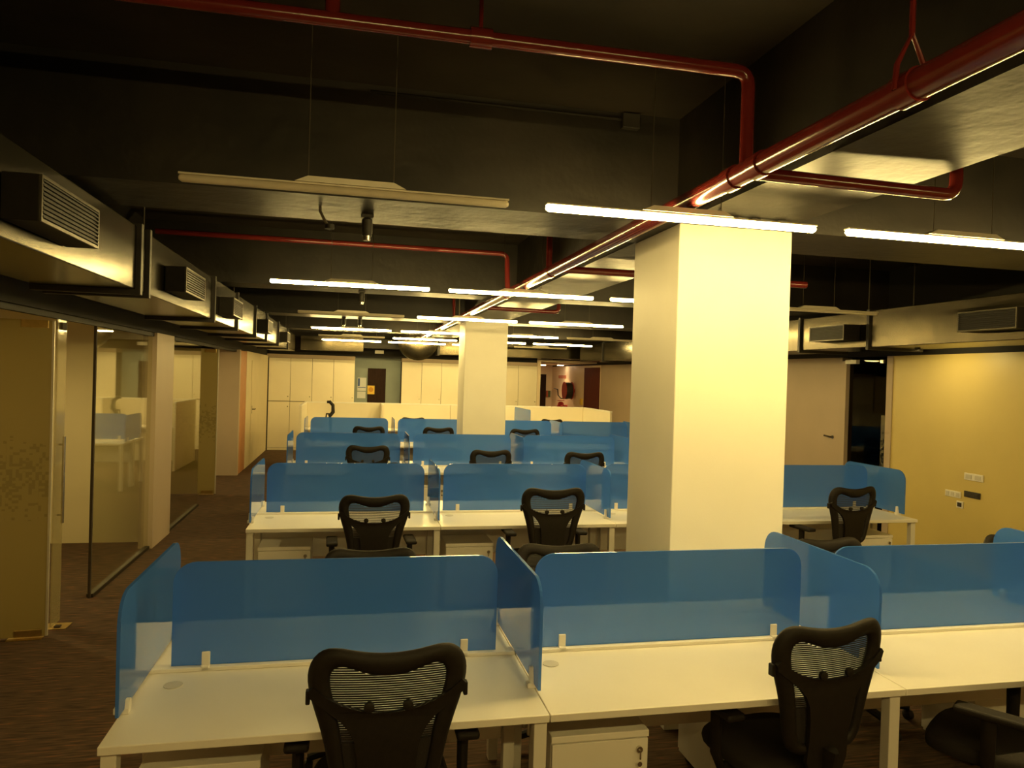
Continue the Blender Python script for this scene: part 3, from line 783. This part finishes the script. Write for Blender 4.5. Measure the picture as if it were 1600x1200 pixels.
    # link from back to seat
    MB().tube([(0, yb(0, .56) + .01, .60), (0, yb(0, .55) + .03, .48), (0, -.16, .405), (0, -.02, .40)], [.05, .05, .045, .05], 10, squash=(.5, 1.2)).build('back_bracket', 'chair', t, True)
    # seat cushion
    mb = MB(); rows = []
    nn = 28
    for s, zz in ((.0, .425), (.90, .425), (.985, .437), (1.0, .455), (.985, .476), (.93, .490), (.6, .494), (.0, .496)):
        ring = []
        for j in range(nn):
            a = 2 * PI * j / nn; ca, sa = math.cos(a), math.sin(a)
            x = .25 * s * math.copysign(abs(ca) ** .62, ca); y = .24 * s * math.copysign(abs(sa) ** .62, sa)
            drop = -.02 * max(0, y / .24) ** 3
            ring.append(mb.bm.verts.new((x, y + .02, zz + drop)))
        rows.append(ring)
    for A, B in zip(rows[:-1], rows[1:]):
        for j in range(nn): mb.bm.faces.new((A[j], A[(j + 1) % nn], B[(j + 1) % nn], B[j]))
    bmesh.ops.remove_doubles(mb.bm, verts=mb.bm.verts, dist=.0005)
    mb.build('seat', 'fabric', t, True)
    MB().box((-.10, -.14, .375), (.10, .12, .427), .012).build('seat_mechanism', 'chair', t)
    # arms
    for s in (-1, 1):
        a = MB().tube([(s * .10, 0, .41), (s * .27, -.01, .42), (s * .295, -.01, .48), (s * .295, -.01, .655)], [.018, .018, .020, .022], 10, squash=(1, 1.3)).build('armrest', 'chair', t, True)
        MB().box((s * .295 - .042, -.14, .655), (s * .295 + .042, .11, .685), .012, 3).build('arm_pad', 'chair', a)
    MB().lathe([(.028, .10), (.028, .26), (.018, .26), (.018, .38)], (0, 0, 0), 'z', 14).build('gas_lift', 'chair', t, True)
    mb = MB().lathe([(.05, .075), (.055, .10), (.04, .13)], (0, 0, 0), 'z', 14)
    for k in range(5):
        a = 2 * PI * k / 5 + .3
        mb.tube([(.03 * math.cos(a), .03 * math.sin(a), .105), (.30 * math.cos(a), .30 * math.sin(a), .072)], [.028, .018], 8)
    mb.build('star_base', 'chair', t, True)
    for k in range(5):
        a = 2 * PI * k / 5 + .3
        cx, cy = .30 * math.cos(a), .30 * math.sin(a)
        MB().lathe([(.022, -.022), (.029, -.016), (.029, .016), (.022, .022)], (cx, cy, .029), 'x', 12).tube([(cx, cy, .04), (cx, cy, .075)], .008, 8).build('caster', 'rubber', t, True)
    return t
chair = Maker(chair_fn)
def set_height(DROP):
  def fn():
    """the same chair with its gas lift let down (or pulled up)"""
    t = chair.first.copy(); COL.objects.link(t)
    kids = {}
    for ch in chair.first.children_recursive: kids.setdefault(ch.parent, []).append(ch)
    def cp(o, parent, dz):
        c = o.copy(); COL.objects.link(c); c.parent = parent; c.location.z += dz
        for k in kids.get(o, []): cp(k, c, 0)
    for ch in kids[chair.first]:
        low = ch.name.split('.')[0] in ('star_base', 'caster', 'gas_lift')
        if ch.name.split('.')[0] == 'gas_lift':
            c = MB().lathe([(.028, .10), (.028, .26 - max(0, DROP)), (.018, .26 - max(0, DROP)), (.018, .38 - DROP)], (0, 0, 0), 'z', 14).build('gas_lift', 'chair', t, True)
        else: cp(ch, t, 0 if low else -DROP)
    return t
  return fn
low_chair, tall_chair = Maker(set_height(.07)), Maker(set_height(-.033))
def place_back(label, bx, by, deg, make=None):
    """place a chair by the middle of its backrest"""
    a = math.radians(deg); d = .285
    (make or chair)(label, (bx - math.sin(a) * d, by + math.cos(a) * d, 0), a)
place_back('black mesh-back office chair pushed up to the first desk of the front row', .145, 2.40, 0)
place_back('black mesh-back office chair turned aside at the second desk of the front row', 1.79, 2.42, 8)
chair('black office chair turned aside at the third desk of the front row', (2.74, 2.58, 0), math.radians(35))
place_back('black mesh-back office chair at the first desk of the second row', .19, 5.42, 2)
place_back('black mesh-back office chair at the second desk of the second row', 1.57, 5.50, 0, tall_chair)
place_back('black mesh-back office chair beside the yellow wall at the last desk of the second row', 4.25, 5.50, 8, tall_chair)
place_back('black mesh-back office chair at the first desk of the third row', .21, 8.80, 0, tall_chair)
place_back('black mesh-back office chair at the second desk of the third row', 1.68, 8.72, 0)
place_back('black mesh-back office chair at the third desk of the third row', 2.82, 8.55, 0)
place_back('black mesh-back office chair at the first desk of the fourth row', .29, 12.0, 0, tall_chair)
place_back('black mesh-back office chair at the second desk of the fourth row, left of the column', 1.42, 12.0, 0, tall_chair)
place_back('black mesh-back office chair at the third desk of the fourth row, right of the column', 2.86, 11.9, 0, tall_chair)
place_back('black office chair facing us behind the first screen of the front row', .13, 4.03, 180, low_chair)
place_back('black office chair facing us behind the second screen of the front row', 1.20, 4.05, 176, low_chair)
place_back('black office chair facing us right of the column behind the third screen', 2.96, 4.05, 184, low_chair)
place_back('black office chair facing us behind the fourth screen of the front row', 4.38, 4.05, 180, low_chair)
place_back('black office chair facing us behind the first screen of the second row', .27, 7.36, 180)
place_back('black office chair in the cream cubicle left of the far column', 1.27, 15.25, 0)
place_back('black office chair in the cream cubicle in front of the blue divider', 4.33, 15.5, 0)
chair('black office chair inside the unlit room behind the dark glass', (7.6, 9.75, 0), .4)

# ------------------------------------------------------------------ sockets on the yellow wall
def plate(label, y0, y1, z0, z1, mods, mat='white_plastic', name='wall_socket', cat='socket', slot='grommet_plastic'):
    yc, zc = (y0 + y1) / 2, (z0 + z1) / 2
    t = thing(name, label, cat, (XR, yc, zc), 0, 'socket plates on the yellow wall'); hy, hz = (y1 - y0) / 2, (z1 - z0) / 2
    MB().box((-.012, -hy, -hz), (0, hy, hz), .003).build('plate', mat, t)
    w = 2 * hy / mods
    for k in range(mods):
        y = -hy + w * (k + .5)
        MB().box((-.017, y - w * .32, -hz * .6), (-.012, y + w * .32, hz * .6), .002).build('socket_module', slot, t)
plate('wide double socket plate, topmost on the yellow wall', 6.40, 6.64, 1.0, 1.075, 2)
plate('long pale switch plate on the yellow wall left of the dark box', 6.68, 6.89, .785, .855, 3)
plate('dark open back box on the yellow wall', 6.43, 6.635, .815, .88, 2, 'dark_box', 'socket_box', 'socket', 'dark_box')
plate('small single socket with dark holes, lowest on the yellow wall', 6.645, 6.73, .68, .755, 1, 'white_plastic', 'wall_socket', 'socket', 'dark_box')

# ------------------------------------------------------------------ spots under the corridor fittings
def spot(name, loc, target, power, col, size, blend=.8, rad=.03):
    l = bpy.data.lights.new(name, 'SPOT'); l.energy = power; l.color = col; l.spot_size = size; l.spot_blend = blend; l.shadow_soft_size = rad
    o = bpy.data.objects.new(name, l); COL.objects.link(o); o.location = loc
    o.rotation_euler = (Vector(target) - Vector(loc)).to_track_quat('-Z', 'Y').to_euler()
    return o
t = thing('added_wall_can', 'small black can added under the right duct for the glow on the yellow wall', 'added light', (5.92, 6.72, 2.40))
MB().lathe([(.03, 0), (.03, -.022), (.024, -.022)], (0, 0, 0), 'z', 14).build('can', 'flange', t, True)
spot('added_wall_spot', (5.92, 6.72, 2.372), (6.5, 6.72, 2.15), 23, (1, .76, .28), math.radians(150), 1.0)  # added can and spot make the wall's bright patch; no fixture visible there
for x, y, e in ((-3.3, 6.9, 95), (-3.3, 12.6, 60)):  # unseen lamps: nearer follows the wall's top-down glow, farther added to brighten its room
    t = thing('unseen_room_light', f'unseen round ceiling light in the glazed room {"nearer the front" if y < 8 else "farther back, added to brighten it"}', 'ceiling light', (x, y, ZT + .35))
    MB().lathe([(.11, -.02), (.12, 0)], (0, 0, 0), 'z', 20).build('rim', 'white_plastic', t)
    MB().lathe([(.09, -.024), (.10, -.012)], (0, 0, 0), 'z', 20).build('lens', 'downlight', t)
    spot('room_spot', (x, y, ZT + .31), (x, y, 0), e, (1, .76, .28), math.radians(165), .6, .08)
for x, y in ((5.85, 22.2), (6.28, 21.7)):
    spot('corridor_spot', (x - .1, y, 2.35), (x - .25, y, 0), 48, (1, .62, .26), math.radians(120), .9, .10)

# ------------------------------------------------------------------ world, camera, view
w = bpy.data.worlds.new('World'); scene.world = w; w.use_nodes = True
w.node_tree.nodes['Background'].inputs[0].default_value = (1, .8, .45, 1)
w.node_tree.nodes['Background'].inputs[1].default_value = 0.01
cam = bpy.data.cameras.new('Camera'); co = bpy.data.objects.new('Camera', cam); COL.objects.link(co)
cam.sensor_width = 36; cam.lens = 1140 / 1600 * 36; cam.clip_start = .05; cam.clip_end = 100
Rows = ((0.976338, 0.027337, 0.214517), (-0.214185, -0.014565, 0.976684))
X = Vector(Rows[0]).normalized(); Y = Vector(Rows[1]); Y = (Y - X * Y.dot(X)).normalized(); Zc = X.cross(Y)
# rows: world axes in camera space (x right, y down, z forward); Blender camera looks along -Z with Y up
right = Vector((X[0], Y[0], -Zc[0])); down = Vector((X[1], Y[1], -Zc[1])); fwd = Vector((X[2], Y[2], -Zc[2]))
up = -down
if up.z < 0: right.z, up.z, fwd.z = -right.z, -up.z, -fwd.z
R = Matrix((right, up, -fwd)).transposed()
co.matrix_world = Matrix.Translation((0, 0, 1.95)) @ R.to_4x4()
scene.camera = co
scene.view_settings.view_transform = 'Standard'; scene.view_settings.look = 'None'
scene.view_settings.gamma = 1.0; scene.view_settings.use_curve_mapping = False
scene.view_settings.exposure = 0.0
